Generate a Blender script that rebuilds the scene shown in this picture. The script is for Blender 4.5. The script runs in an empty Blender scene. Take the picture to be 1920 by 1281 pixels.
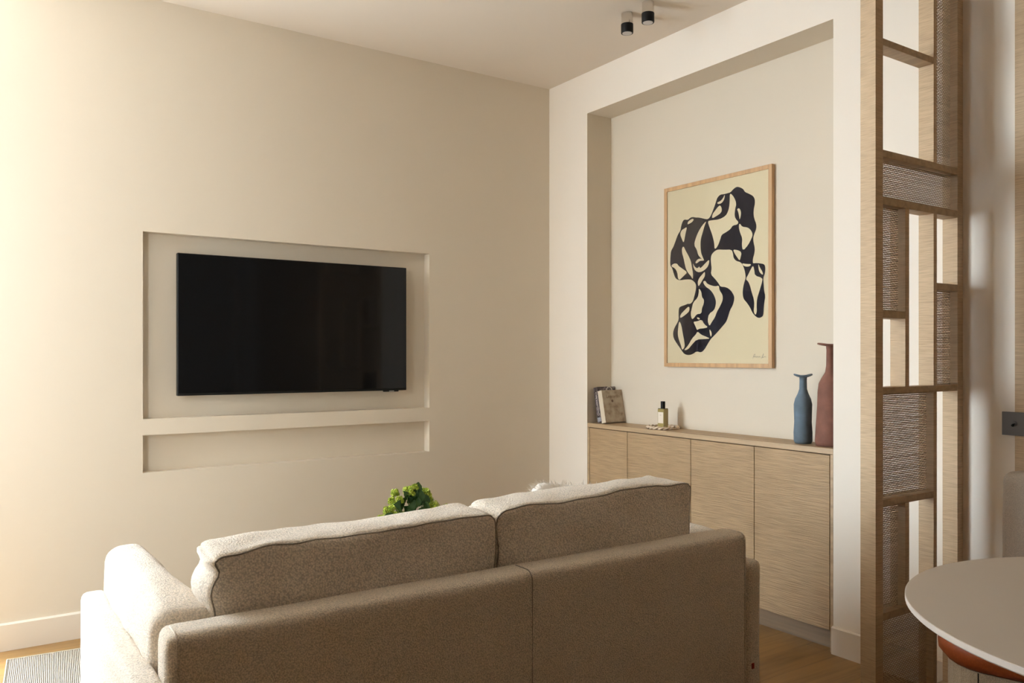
import bpy, bmesh, math, random
from mathutils import Vector, Matrix, noise
random.seed(7); noise.seed_set(5)
S = bpy.context.scene
C = S.collection
PI = math.pi
H = 3.0                                    # ceiling height

# ------------------------------------------------------------------ objects
def obj(name, bm, m, parent=None, bevel=0, seg=2, smooth=False, kind=None, label=None, local=False, fix=True):
    if not local:
        base = Vector()
        if parent:
            q = parent
            while q: base += q.location; q = q.parent
        elif kind is None:
            lo = [min(v.co[i] for v in bm.verts) for i in range(3)]; hi = [max(v.co[i] for v in bm.verts) for i in range(3)]
            base = Vector(((lo[0]+hi[0])/2, (lo[1]+hi[1])/2, lo[2]))
        for v in bm.verts: v.co -= base
    me = bpy.data.meshes.new(name)
    if fix: bmesh.ops.recalc_face_normals(bm, faces=bm.faces)
    bm.to_mesh(me); bm.free()
    for mm in (m if isinstance(m, (list, tuple)) else [m]):
        me.materials.append(mm)
    o = bpy.data.objects.new(name, me); C.objects.link(o)
    if smooth or bevel:
        for p in me.polygons: p.use_smooth = True
    if bevel:
        b = o.modifiers.new('bevel', 'BEVEL'); b.width = bevel; b.segments = seg
        b.limit_method = 'ANGLE'; b.angle_limit = math.radians(40); b.harden_normals = True
    if parent: o.parent = parent
    elif kind is None: o.location = base if not local else (0, 0, 0)
    if kind: o['kind'] = kind
    if label: o['label'] = label
    return o

def tag(o, label, cat, group=None):
    o['label'] = label; o['category'] = cat
    if group: o['group'] = group
    return o

def thing(name, label, cat, loc=(0, 0, 0), rot=(0, 0, 0), group=None):
    o = bpy.data.objects.new(name, None); C.objects.link(o)
    o.empty_display_size = 0.05
    o.location = loc; o.rotation_euler = rot
    return tag(o, label, cat, group)

def struct(name, bm, m, **k):
    return obj(name, bm, m, kind='structure', **k)

# ------------------------------------------------------------------ shapes
def bx(bm, x0, x1, y0, y1, z0, z1, mi=0):
    v = [bm.verts.new((x, y, z)) for x in (x0, x1) for y in (y0, y1) for z in (z0, z1)]
    for q in ((0, 1, 3, 2), (4, 6, 7, 5), (0, 4, 5, 1), (2, 3, 7, 6), (0, 2, 6, 4), (1, 5, 7, 3)):
        bm.faces.new([v[i] for i in q]).material_index = mi
    return v

def box(x0, x1, y0, y1, z0, z1):
    bm = bmesh.new(); bx(bm, x0, x1, y0, y1, z0, z1); return bm

def prism(bm, pts, z0, z1, mi=0):
    a = [bm.verts.new((x, y, z0)) for x, y in pts]; b = [bm.verts.new((x, y, z1)) for x, y in pts]
    n = len(pts)
    for i in range(n):
        bm.faces.new((a[i], a[(i+1) % n], b[(i+1) % n], b[i])).material_index = mi
    bm.faces.new(list(reversed(a))).material_index = mi
    bm.faces.new(b).material_index = mi

def lathe(bm, prof, n=40, c=(0, 0, 0), cap=True, fn=None, mi=0):
    rings = []
    for k, (r, z) in enumerate(prof):
        ring = []
        for i in range(n):
            t = 2*PI*i/n
            p = Vector((r*math.cos(t), r*math.sin(t), z))
            if fn: p = fn(p, t, k)
            ring.append(bm.verts.new(p + Vector(c)))
        rings.append(ring)
    for a, b in zip(rings, rings[1:]):
        for i in range(n):
            bm.faces.new((a[i], a[(i+1) % n], b[(i+1) % n], b[i])).material_index = mi
    if cap:
        bm.faces.new(list(reversed(rings[0]))).material_index = mi
        bm.faces.new(rings[-1]).material_index = mi

def tube(bm, pts, r, n=8, closed=False, mi=0):
    pts = [Vector(p) for p in pts]; m = len(pts); rings = []
    for i, p in enumerate(pts):
        a = pts[(i-1) % m] if (closed or i > 0) else p
        b = pts[(i+1) % m] if (closed or i < m-1) else p
        d = (b-a).normalized()
        u = d.cross(Vector((0, 0, 1)))
        if u.length < 1e-3: u = d.cross(Vector((0, 1, 0)))
        u.normalize(); w = d.cross(u)
        rr = r[i] if isinstance(r, (list, tuple)) else r
        rings.append([bm.verts.new(p + rr*(math.cos(2*PI*k/n)*u + math.sin(2*PI*k/n)*w)) for k in range(n)])
    for i in range(m if closed else m-1):
        a, b = rings[i], rings[(i+1) % m]
        for k in range(n):
            bm.faces.new((a[k], a[(k+1) % n], b[(k+1) % n], b[k])).material_index = mi
    if not closed:
        bm.faces.new(list(reversed(rings[0]))); bm.faces.new(rings[-1])

def blob(bm, c, r, n=2, sc=(1, 1, 1), rot=None, mi=0):
    q = bmesh.ops.create_icosphere(bm, subdivisions=n, radius=1)
    M = Matrix.Translation(c) @ (rot or Matrix()) @ Matrix.Diagonal((r*sc[0], r*sc[1], r*sc[2], 1))
    for v in q['verts']: v.co = M @ v.co
    for v in q['verts']:
        for f in v.link_faces: f.material_index = mi; f.smooth = True

def cushion(cx, cy, cz, wx, wy, wz, r, puff=(0, 0, 0), wr=0.004, seed=0, n=(24, 10, 14), pinch=0.0, fn=None, rc=0):
    """a stuffed block: rounded box, faces bulged by puff, surface creased by noise"""
    bm = bmesh.new(); grid = {}
    nx, ny, nz = n
    h = Vector((wx/2, wy/2, wz/2))
    def P(i, j, k):
        key = (i, j, k)
        if key in grid: return grid[key]
        u = Vector((2*i/nx-1, 2*j/ny-1, 2*k/nz-1))
        # spread samples toward the edges so that the rounding keeps its shape
        s = Vector([math.sin(a*PI/2)*0.45 + a*0.55 for a in u])
        p = Vector((s.x*h.x, s.y*h.y, s.z*h.z))
        inn = Vector([max(-(h[a]-r), min(h[a]-r, p[a])) for a in range(3)])
        d = p-inn
        if d.length > 1e-9: p = inn + d.normalized()*r
        if rc:
            dx, dz = abs(p.x)-(h.x-rc), abs(p.z)-(h.z-rc)
            if dx > 0 and dz > 0:
                m_ = max(dx, dz)/math.hypot(dx, dz)
                p.x = math.copysign(h.x-rc+dx*m_, p.x); p.z = math.copysign(h.z-rc+dz*m_, p.z)
        for a in range(3):
            b, c = (a+1) % 3, (a+2) % 3
            f = (1-s[b]**2)*(1-s[c]**2)
            p[a] += puff[a]*f*(1 if s[a] > 0 else -1)*min(1, abs(s[a])**3)
        if pinch:
            e = max(0, abs(s.x)-.6)*max(0, abs(s.z)-.6)/.16
            p.y *= 1-pinch*e
        q = p + Vector((cx, cy, cz))
        nv = noise.noise_vector(q*5.5 + Vector((seed*3.1, seed, 0)))*wr*1.6 + noise.noise_vector(q*14 + Vector((seed, 0, 0)))*wr*.6
        q = q + nv
        if fn: q = fn(q, s)
        grid[key] = bm.verts.new(q); return grid[key]
    def face(*a): bm.faces.new(a)
    for i in range(nx):
        for j in range(ny):
            face(P(i, j, 0), P(i, j+1, 0), P(i+1, j+1, 0), P(i+1, j, 0))
            face(P(i, j, nz), P(i+1, j, nz), P(i+1, j+1, nz), P(i, j+1, nz))
    for i in range(nx):
        for k in range(nz):
            face(P(i, 0, k), P(i+1, 0, k), P(i+1, 0, k+1), P(i, 0, k+1))
            face(P(i, ny, k), P(i, ny, k+1), P(i+1, ny, k+1), P(i+1, ny, k))
    for j in range(ny):
        for k in range(nz):
            face(P(0, j, k), P(0, j, k+1), P(0, j+1, k+1), P(0, j+1, k))
            face(P(nx, j, k), P(nx, j+1, k), P(nx, j+1, k+1), P(nx, j, k+1))
    loop = None
    # the edge loop of the face at -y, for the piping
    loop = [P(i, 0, nz).co.copy() for i in range(nx+1)] + [P(nx, 0, k).co.copy() for k in range(nz-1, -1, -1)] \
        + [P(i, 0, 0).co.copy() for i in range(nx-1, -1, -1)] + [P(0, 0, k).co.copy() for k in range(1, nz)]
    return bm, loop

def chaikin(pts, it=2):
    for _ in range(it):
        o = []
        for i in range(len(pts)):
            a, b = pts[i], pts[(i+1) % len(pts)]
            o += [(a[0]*.75+b[0]*.25, a[1]*.75+b[1]*.25), (a[0]*.25+b[0]*.75, a[1]*.25+b[1]*.75)]
        pts = o
    return pts

def text_bm(bm, txt, size, M, mi=0, depth=0.0):
    cu = bpy.data.curves.new('writing', 'FONT'); cu.body = txt; cu.size = size
    cu.align_x = 'CENTER'; cu.align_y = 'CENTER'; cu.resolution_u = 3; cu.extrude = depth
    o = bpy.data.objects.new('writing', cu); C.objects.link(o)
    dg = bpy.context.evaluated_depsgraph_get()
    me = bpy.data.meshes.new_from_object(o.evaluated_get(dg))
    k = len(bm.verts); kf = len(bm.faces)
    bm.from_mesh(me); bm.verts.ensure_lookup_table(); bm.faces.ensure_lookup_table()
    for v in bm.verts[k:]: v.co = M @ v.co
    for f in bm.faces[kf:]: f.material_index = mi
    bpy.data.objects.remove(o); bpy.data.curves.remove(cu); bpy.data.meshes.remove(me)

# ------------------------------------------------------------------ materials
class N:
    def __init__(s, name):
        s.m = bpy.data.materials.new(name); s.m.use_nodes = True
        s.t = s.m.node_tree; s.b = s.t.nodes['Principled BSDF']; s.out = s.t.nodes['Material Output']
    def n(s, typ, **k):
        o = s.t.nodes.new(typ)
        for a, b in k.items():
            if a.startswith('_'): setattr(o, a[1:], b)
            else: o.inputs[a.replace('__', ' ')].default_value = b
        return o
    def l(s, a, b): s.t.links.new(a, b)
    def base(s, col, rough=.6, **k):
        s.b.inputs['Base Color'].default_value = (*col, 1); s.b.inputs['Roughness'].default_value = rough
        for a, b in k.items(): s.b.inputs[a.replace('__', ' ')].default_value = b
        return s
    def coord(s, scale=(1, 1, 1), rot=(0, 0, 0)):
        tc = s.n('ShaderNodeTexCoord'); mp = s.n('ShaderNodeMapping')
        mp.inputs['Scale'].default_value = scale; mp.inputs['Rotation'].default_value = rot
        s.l(tc.outputs['Object'], mp.inputs['Vector']); return mp.outputs['Vector']
    def ramp(s, fac, stops):
        r = s.n('ShaderNodeValToRGB'); e = r.color_ramp.elements
        while len(e) < len(stops): e.new(.5)
        for a, (p, c) in zip(e, stops): a.position = p; a.color = (*c, 1)
        s.l(fac, r.inputs['Fac']); return r.outputs['Color']
    def col(s, sock): s.l(sock, s.b.inputs['Base Color'])
    def bump(s, h, st=.3, dist=.002, prev=None):
        b = s.n('ShaderNodeBump', Strength=st, Distance=dist); s.l(h, b.inputs['Height'])
        if prev: s.l(prev, b.inputs['Normal'])
        s.l(b.outputs['Normal'], s.b.inputs['Normal']); return b.outputs['Normal']

def plain(name, col, rough=.6, **k): return N(name).base(col, rough, **k).m

def mix(c, f): return tuple(min(1, x*f) for x in c)

def mat_paint(name, col):
    a = N(name).base(col, .85)
    v = a.coord()
    t = a.n('ShaderNodeTexNoise', Scale=1.3, Detail=3.0); a.l(v, t.inputs['Vector'])
    a.col(a.ramp(t.outputs['Fac'], [(.3, mix(col, .985)), (.7, mix(col, 1.01))]))
    t2 = a.n('ShaderNodeTexNoise', Scale=240.0, Detail=3.0); a.l(v, t2.inputs['Vector'])
    a.bump(t2.outputs['Fac'], .12, .0008)
    return a.m

def mat_fabric(name, col, scale=260, bump=.9, dist=.004, dark=.62, weave=0):
    a = N(name).base(col, .95)
    a.b.inputs['Sheen Weight'].default_value = .25; a.b.inputs['Sheen Roughness'].default_value = .5
    v = a.coord()
    t = a.n('ShaderNodeTexNoise', Scale=scale, Detail=4.0, Roughness=.65); a.l(v, t.inputs['Vector'])
    vo = a.n('ShaderNodeTexVoronoi', Scale=scale*1.3); a.l(v, vo.inputs['Vector'])
    mx = a.n('ShaderNodeMath', _operation='MULTIPLY_ADD'); a.l(vo.outputs['Distance'], mx.inputs[0]); mx.inputs[1].default_value = -.6
    a.l(t.outputs['Fac'], mx.inputs[2])
    a.col(a.ramp(mx.outputs[0], [(.02, mix(col, dark)), (.3, col), (.55, mix(col, 1.18))]))
    nb = a.bump(mx.outputs[0], bump, dist)
    if weave:
        w = a.n('ShaderNodeTexWave', Scale=weave, Distortion=1.5); w.inputs['Detail'].default_value = 2
        a.l(v, w.inputs['Vector']); a.bump(w.outputs['Fac'], .35, .001, nb)
    return a.m

def mat_ribwood(name, col, pitch, bump=.8, dist=.0025, rough=.6, dark=.84, wav=1.0):
    """oak veneer brushed into fine horizontal wavy ribs"""
    a = N(name).base(col, rough)
    v = a.coord()
    tn = a.n('ShaderNodeTexNoise', Scale=7.0, Detail=3.0); a.l(v, tn.inputs['Vector'])
    sp = a.n('ShaderNodeSeparateXYZ'); a.l(v, sp.inputs[0])
    m1 = a.n('ShaderNodeMath', _operation='MULTIPLY_ADD'); a.l(tn.outputs['Fac'], m1.inputs[0]); m1.inputs[1].default_value = pitch*1.1*wav
    a.l(sp.outputs['Z'], m1.inputs[2])
    cx = a.n('ShaderNodeCombineXYZ'); a.l(m1.outputs[0], cx.inputs['Z'])
    sx = a.n('ShaderNodeMath', _operation='MULTIPLY'); sx.inputs[1].default_value = .03
    sy = a.n('ShaderNodeMath', _operation='MULTIPLY'); sy.inputs[1].default_value = .03
    a.l(sp.outputs['X'], sx.inputs[0]); a.l(sp.outputs['Y'], sy.inputs[0])
    a.l(sx.outputs[0], cx.inputs['X']); a.l(sy.outputs[0], cx.inputs['Y'])
    rib = a.n('ShaderNodeTexNoise', Scale=3.9/pitch, Detail=1.0, Roughness=.5); a.l(cx.outputs[0], rib.inputs['Vector'])
    big = a.n('ShaderNodeTexNoise', Scale=2.2, Detail=2.0); a.l(v, big.inputs['Vector'])
    c1 = a.ramp(rib.outputs['Fac'], [(.34, mix(col, dark)), (.5, col), (.66, mix(col, 1.12))])
    mxc = a.n('ShaderNodeMixRGB', _blend_type='MULTIPLY', Fac=1.0)
    a.l(c1, mxc.inputs['Color1']); a.l(a.ramp(big.outputs['Fac'], [(.3, (.88, .86, .83)), (.7, (1, 1, 1))]), mxc.inputs['Color2'])
    a.col(mxc.outputs['Color'])
    a.bump(rib.outputs['Fac'], bump, dist)
    return a.m

def mat_grain(name, col, axis=1, rough=.5, scale=1.0, dark=.75):
    """plain oak with a grain running along one axis"""
    a = N(name).base(col, rough)
    sc = [38*scale]*3; sc[axis] = 1.6*scale
    v = a.coord(tuple(sc))
    t = a.n('ShaderNodeTexNoise', Scale=1.0, Detail=5.0, Roughness=.6, Distortion=.5); a.l(v, t.inputs['Vector'])
    a.col(a.ramp(t.outputs['Fac'], [(.3, mix(col, dark)), (.55, col), (.75, mix(col, 1.12))]))
    a.bump(t.outputs['Fac'], .12, .001)
    return a.m

def mat_floor():
    a = N('oak floor boards').base((.4, .24, .11), .38)
    v = a.coord()
    br = a.n('ShaderNodeTexBrick', Scale=1.0)
    br.inputs['Brick Width'].default_value = 1.9; br.inputs['Row Height'].default_value = .16
    br.inputs['Mortar Size'].default_value = .0012; br.inputs['Mortar Smooth'].default_value = .2
    br.inputs['Color1'].default_value = (.24, .13, .04, 1); br.inputs['Color2'].default_value = (.31, .175, .058, 1)
    br.inputs['Mortar'].default_value = (.16, .09, .04, 1); a.l(v, br.inputs['Vector'])
    g = a.coord((2.2, 34, 1))
    t = a.n('ShaderNodeTexNoise', Scale=1.0, Detail=5.0, Roughness=.6, Distortion=.8); a.l(g, t.inputs['Vector'])
    mx = a.n('ShaderNodeMixRGB', _blend_type='MULTIPLY', Fac=1.0)
    a.l(br.outputs['Color'], mx.inputs['Color1'])
    a.l(a.ramp(t.outputs['Fac'], [(.3, (.68, .64, .58)), (.55, (1, 1, 1)), (.75, (1.1, 1.08, 1.05))]), mx.inputs['Color2'])
    a.col(mx.outputs['Color']); a.bump(t.outputs['Fac'], .1, .001)
    return a.m

PAINT = (.68, .61, .508)
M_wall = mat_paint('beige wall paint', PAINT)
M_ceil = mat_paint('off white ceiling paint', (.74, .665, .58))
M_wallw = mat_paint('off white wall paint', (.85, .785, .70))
M_dim = mat_paint('taupe wall paint', (.42, .37, .30))
M_trim = mat_paint('satin trim paint', (.73, .67, .59))
M_floor = mat_floor()
OAK = (.405, .28, .16)
M_rib = mat_ribwood('brushed oak veneer', OAK, .014, .9, .004)
M_ribs = mat_ribwood('fine brushed oak', (.55, .40, .25), .0065, .6, .0015, wav=.8)
M_oak = mat_grain('plain oak', (.44, .315, .19), 1)
M_cane = mat_grain('woven cane strands', (.44, .325, .21), 0, .7)
M_sofa = mat_fabric('boucle upholstery', (.78, .68, .562), 170, .8, .005, .7)
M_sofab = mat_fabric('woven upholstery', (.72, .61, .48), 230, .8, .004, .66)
M_pipe = mat_fabric('upholstery piping', (.33, .28, .22), 420, .6, .003)
M_black = plain('black plastic', (.006, .0055, .005), .5, Specular__IOR__Level=.2)
M_screen = plain('television glass', (.004, .004, .0045), .07, Specular__IOR__Level=.22)
M_chrome = plain('polished chrome', (.75, .72, .68), .09, Metallic=1.0)
M_lens = plain('frosted lamp lens', (.55, .52, .5), .35)
M_steel = plain('dark bronze metal', (.10, .088, .082), .5, Metallic=.5)
M_frame = mat_grain('honey oak frame', (.54, .33, .165), 2, .45, 1.3)
M_paper = plain('cream paper', (.77, .67, .475), .8)
M_ink = plain('blue black ink', (.008, .006, .014), .7, Specular__IOR__Level=.2)
M_pencil = plain('pencil grey', (.40, .35, .27), .8)
M_white = plain('white lacquer', (.8, .78, .74), .4)
M_table = plain('matt greige laminate', (.475, .405, .33), .45)
M_edge = plain('pale edge band', (.60, .53, .465), .5)
M_rust = mat_fabric('rust leather', (.33, .07, .015), 120, .15, .001, .9)
M_rust.node_tree.nodes['Principled BSDF'].inputs['Roughness'].default_value = .5
M_rust.node_tree.nodes['Principled BSDF'].inputs['Sheen Weight'].default_value = 0
M_linen = mat_fabric('slubby linen', (.56, .49, .41), 420, .5, .002, .75, 60)
def glassmat(name, col, fac):
    a = N(name); a.t.nodes.remove(a.b)
    tr = a.n('ShaderNodeBsdfTransparent'); tr.inputs['Color'].default_value = (*col, 1)
    gl = a.n('ShaderNodeBsdfGlossy'); gl.inputs['Roughness'].default_value = .03
    mx = a.n('ShaderNodeMixShader'); fr = a.n('ShaderNodeFresnel', IOR=1.45)
    ml = a.n('ShaderNodeMath', _operation='MULTIPLY'); ml.inputs[1].default_value = fac; a.l(fr.outputs[0], ml.inputs[0])
    a.l(ml.outputs[0], mx.inputs[0]); a.l(tr.outputs[0], mx.inputs[1]); a.l(gl.outputs[0], mx.inputs[2])
    a.l(mx.outputs[0], a.out.inputs['Surface']); return a.m
M_glass = glassmat('clear glass', (.985, .985, .975), .16)

# ------------------------------------------------------------------ the room
# wall_back carries the television, wall_right the alcove; daylight enters by window_1 at the far left and an added window_2
XL, YF = -4.2, -7.2
bm = box(XL-.2, .45, YF-.2, 1.1, -.12, 0); struct('floor', bm, M_floor)
bm = box(XL-.2, .45, YF-.2, 1.1, H, H+.12); struct('ceiling', bm, M_ceil)

def wall_with_holes(bm, holes, u0, u1, depth, place):
    """flat wall u0..u1 x 0..H with rectangular recesses (ua, ub, za, zb), depth d; place(u, d, z) -> point"""
    us = sorted({u0, u1, *[h[0] for h in holes], *[h[1] for h in holes]})
    zs = sorted({0, H, *[h[2] for h in holes], *[h[3] for h in holes]})
    def q(*p): bm.faces.new([bm.verts.new(place(*a)) for a in p])
    for a, b in zip(us, us[1:]):
        for c, d in zip(zs, zs[1:]):
            if any(h[0] <= a and b <= h[1] and h[2] <= c and d <= h[3] for h in holes): continue
            q((a, 0, c), (b, 0, c), (b, 0, d), (a, 0, d))
    for ua, ub, za, zb in holes:
        q((ua, depth, za), (ub, depth, za), (ub, depth, zb), (ua, depth, zb))
        q((ua, 0, za), (ua, depth, za), (ua, depth, zb), (ua, 0, zb))
        q((ub, 0, za), (ub, depth, za), (ub, depth, zb), (ub, 0, zb))
        q((ua, 0, zb), (ub, 0, zb), (ub, depth, zb), (ua, depth, zb))
        if za > 0: q((ua, 0, za), (ub, 0, za), (ub, depth, za), (ua, depth, za))
    bmesh.ops.remove_doubles(bm, verts=bm.verts, dist=1e-5)

XA = -3.12                                  # wall_back ends here, left open beyond
bm = bmesh.new()
wall_with_holes(bm, [(-2.413, -.871, .911+.077, 1.8835), (-2.413, -.871, .732, .911)], XA, 0, .062, lambda u, d, z: (u, d, z))
struct('wall_back', bm, M_wall, fix=False)
Y0, Y1, ZT, AD = -.3814, -2.0558, 2.7517, .19
bm = bmesh.new()
wall_with_holes(bm, [(-Y0, -Y1, 0, ZT)], 0, -YF, AD, lambda u, d, z: (d, -u, z))
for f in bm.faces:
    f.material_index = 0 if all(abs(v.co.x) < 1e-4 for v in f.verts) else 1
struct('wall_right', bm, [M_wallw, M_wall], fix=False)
struct('wall_front', box(XL, 0, YF-.1, YF, 0, H), M_dim)
# left wall with a tall window close to wall_back, then a return wall and second window, both added as unseen fill light
def framed_wall(name, a, b, u0, u1, z0, z1, t=.12):
    d = (b-a); L = d.length; d.normalize(); n = Vector((d.y, -d.x, 0))
    if n.dot(Vector((-2, -2, 0))-a) > 0: n = -n          # n points out of the room
    bm = bmesh.new()
    for ua, ub, za, zb in ((0, u0, 0, H), (u1, L, 0, H), (u0, u1, 0, z0), (u0, u1, z1, H)):
        v = bx(bm, 0, 1, 0, 1, 0, 1)
        for w in v:
            x, y, z = w.co
            w.co = a + d*(ua+(ub-ua)*x) + n*(t*y) + Vector((0, 0, za+(zb-za)*z))
    struct(name, bm, M_wallw)
    return d, n
def window(k, a, d, n, u0, u1, z0, z1, bars):
    fb, gb = bmesh.new(), bmesh.new()
    def put(bm, ua, ub, ya, yb, za, zb):
        for w in bx(bm, 0, 1, 0, 1, 0, 1):
            x, y, z = w.co
            w.co = a + d*(ua+(ub-ua)*x) + n*(ya+(yb-ya)*y) + Vector((0, 0, za+(zb-za)*z))
    f = .035
    for r in ((u0, u0+f, z0, z1), (u1-f, u1, z0, z1), (u0+f, u1-f, z0, z0+f), (u0+f, u1-f, z1-f, z1)): put(fb, r[0], r[1], .05, .10, r[2], r[3])
    for u in bars: put(fb, u-.02, u+.02, .05, .10, z0+f, z1-f)
    put(gb, u0+f, u1-f, .085, .09, z0+f, z1-f)
    w = struct('window_%d' % k, fb, M_trim)
    obj('pane', gb, M_glass, w)
P1, P2 = Vector((XL, 0, 0)), Vector((XL, -2.37, 0))
W1 = (.15, .54, .75, 2.7)
d1, n1 = framed_wall('wall_left', P1, P2, *W1)
window(1, P1, d1, n1, *W1, [])
struct('wall_dining', box(-3.62, -3.5, YF, -2.49, 0, H), M_dim)
Q1, Q2 = Vector((XL, -2.37, 0)), Vector((-3.5, -2.37, 0))
W2 = (.20, .52, .9, 2.45)
d2, n2 = framed_wall('wall_added_return', Q1, Q2, *W2)
window(2, Q1, d2, n2, *W2, [])  # unseen window added to brighten wall_back and the sofa arms
# baseboards with a small top chamfer
def baseboard(name, pts, t=.015, h=.12):
    """pts: wall line; the board stands on its left side"""
    bm = bmesh.new()
    for (ax, ay), (bx_, by) in zip(pts, pts[1:]):
        a, b = Vector((ax, ay, 0)), Vector((bx_, by, 0)); d = (b-a).normalized(); n = Vector((-d.y, d.x, 0))
        sec = [(0, 0), (t, 0), (t, h-.006), (t-.006, h), (0, h)]
        r = [[bm.verts.new(p + n*u + Vector((0, 0, z))) for u, z in sec] for p in (a, b)]
        for i in range(5): bm.faces.new((r[0][i], r[0][(i+1) % 5], r[1][(i+1) % 5], r[1][i]))
        bm.faces.new(r[0]); bm.faces.new(list(reversed(r[1])))
    struct(name, bm, M_trim)
baseboard('baseboard_back', [(0, 0), (XA, 0)])
baseboard('baseboard_right', [(0, Y1), (0, 0)][::-1] and [(0, Y0), (0, 0)])
baseboard('baseboard_pier', [(0, -2.55), (0, Y1)])
baseboard('baseboard_dining', [(0, -2.80), (0, -2.612)])
# veneered wall panel beside the dining corner
struct('trim_1', box(-.012, 0, -6.2, -2.797, 0, H), M_ribs)

# ------------------------------------------------------------------ television in the recess
tv = thing('television', 'large black flat television mounted in the shallow wall recess', 'television', (-1.6435, .012, 1.095))
X0, X1, Z0, Z1 = -2.2605, -1.0275, 1.095, 1.7905
bm = box(X0, X1, -.018, .014, Z0, Z1); obj('housing', bm, M_black, tv, bevel=.003)
bm = box(X0+.004, X1-.004, -.0195, -.0175, Z0+.012, Z1-.004); obj('screen', bm, M_screen, tv, bevel=.0006, seg=1, label='glossy black screen')
bm = box(-1.9, -1.4, .014, .0615, 1.3, 1.6); obj('wall_bracket', bm, M_steel, tv, bevel=.003)
bm = bmesh.new(); bx(bm, -1.165, -1.075, -.017, .004, Z0-.007, Z0+.0005); obj('sensor_bar', bm, M_black, tv, bevel=.003)
obj('maker_mark', box(-1.135, -1.105, -.0184, -.0170, Z0-.0052, Z0-.0012), plain('silver print', (.55, .55, .53), .4), tv, bevel=.0005)

# ------------------------------------------------------------------ ceiling spots
def spot(x, y, label):
    t = thing('ceiling_spotlight', label, 'ceiling light', (x, y, H), group='ceiling spotlights')
    bm = bmesh.new(); lathe(bm, [(.029, 2.945), (.029, 2.999)], 40, (x, y, 0)); obj('chrome_base', bm, M_chrome, t, bevel=.0015, label='polished chrome upper sleeve')
    bm = bmesh.new(); lathe(bm, [(.0225, 2.903), (.0295, 2.9005), (.0305, 2.903), (.0305, 2.946)], 40, (x, y, 0)); obj('barrel', bm, M_black, t, bevel=.001)
    bm = bmesh.new(); lathe(bm, [(.024, 2.8995), (.024, 2.902)], 40, (x, y, 0)); obj('lens', bm, M_lens, t, bevel=.0008, label='frosted round lens')
spot(-.375, -1.151, 'black and chrome ceiling spotlight farther from the alcove screen, left of the pair')
spot(-.380, -1.305, 'black and chrome ceiling spotlight nearer the wooden screen, right of the pair')

# ------------------------------------------------------------------ sideboard built into the alcove
sb = thing('sideboard', 'low oak sideboard with four ribbed doors filling the foot of the alcove', 'sideboard', (.095, (Y0+Y1)/2, 0))
CT = .886
obj('worktop', box(.0, AD-.001, Y1+.001, Y0-.001, .861, CT), M_oak, sb, bevel=.0015)
obj('carcass', box(.022, AD-.001, Y1+.017, Y0-.021, .092, .860), plain('dark gap shadow board', (.10, .07, .045), .8), sb)
obj('side_panel', box(.0, AD-.001, Y1+.001, Y1+.0155, .0, .860), M_oak, sb, bevel=.001)
obj('side_panel', box(.0, AD-.001, Y0-.0195, Y0-.001, .0, .860), M_oak, sb, bevel=.001)
edges = [-.4025, -.737, -1.222, -1.630, -2.0385]
for a, b in zip(edges, edges[1:]):
    obj('door', box(.0, .021, b+.0016, a-.0016, .094, .857), M_rib, sb, bevel=.0015)
obj('plinth', box(.05, .068, Y1+.017, Y0-.021, 0, .0915), mat_grain('shaded plinth oak', (.22, .15, .09), 1), sb)  # oak set darker: the shade near the floor is in its colour

# ------------------------------------------------------------------ framed print
fy0, fy1, fz0, fz1, fx = -.861, -1.601, 1.229, 2.2345, .166
pc = thing('framed_print', 'tall oak framed print of a black swirling figure on cream paper', 'framed picture', (AD, (fy0+fy1)/2, fz0))
def bar(y0, y1, z0, z1): return box(fx, AD-.002, y0, y1, z0, z1)
w = .0215
for r in ((fy0-w, fy0, fz0, fz1), (fy1, fy1+w, fz0, fz1), (fy1+w, fy0-w, fz0, fz0+w), (fy1+w, fy0-w, fz1-w, fz1)):
    obj('frame_rail', bar(*r), M_frame, pc, bevel=.0012)
obj('backing', box(AD-.006, AD-.002, fy1+.01, fy0-.01, fz0+.01, fz1-.01), M_paper, pc)
bm = bmesh.new()
px = fx+.006
def flat(poly, dx, mi):
    v = [bm.verts.new((px-dx, -a/1000, b/1000)) for a, b in poly]
    f = bm.faces.new(v); f.material_index = mi
    f.normal_update()
    if f.normal.x > 0: f.normal_flip()
flat([(-fy0*1000+20, fz0*1000+20), (-fy1*1000-20, fz0*1000+20), (-fy1*1000-20, fz1*1000-20), (-fy0*1000+20, fz1*1000-20)], 0, 0)
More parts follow.
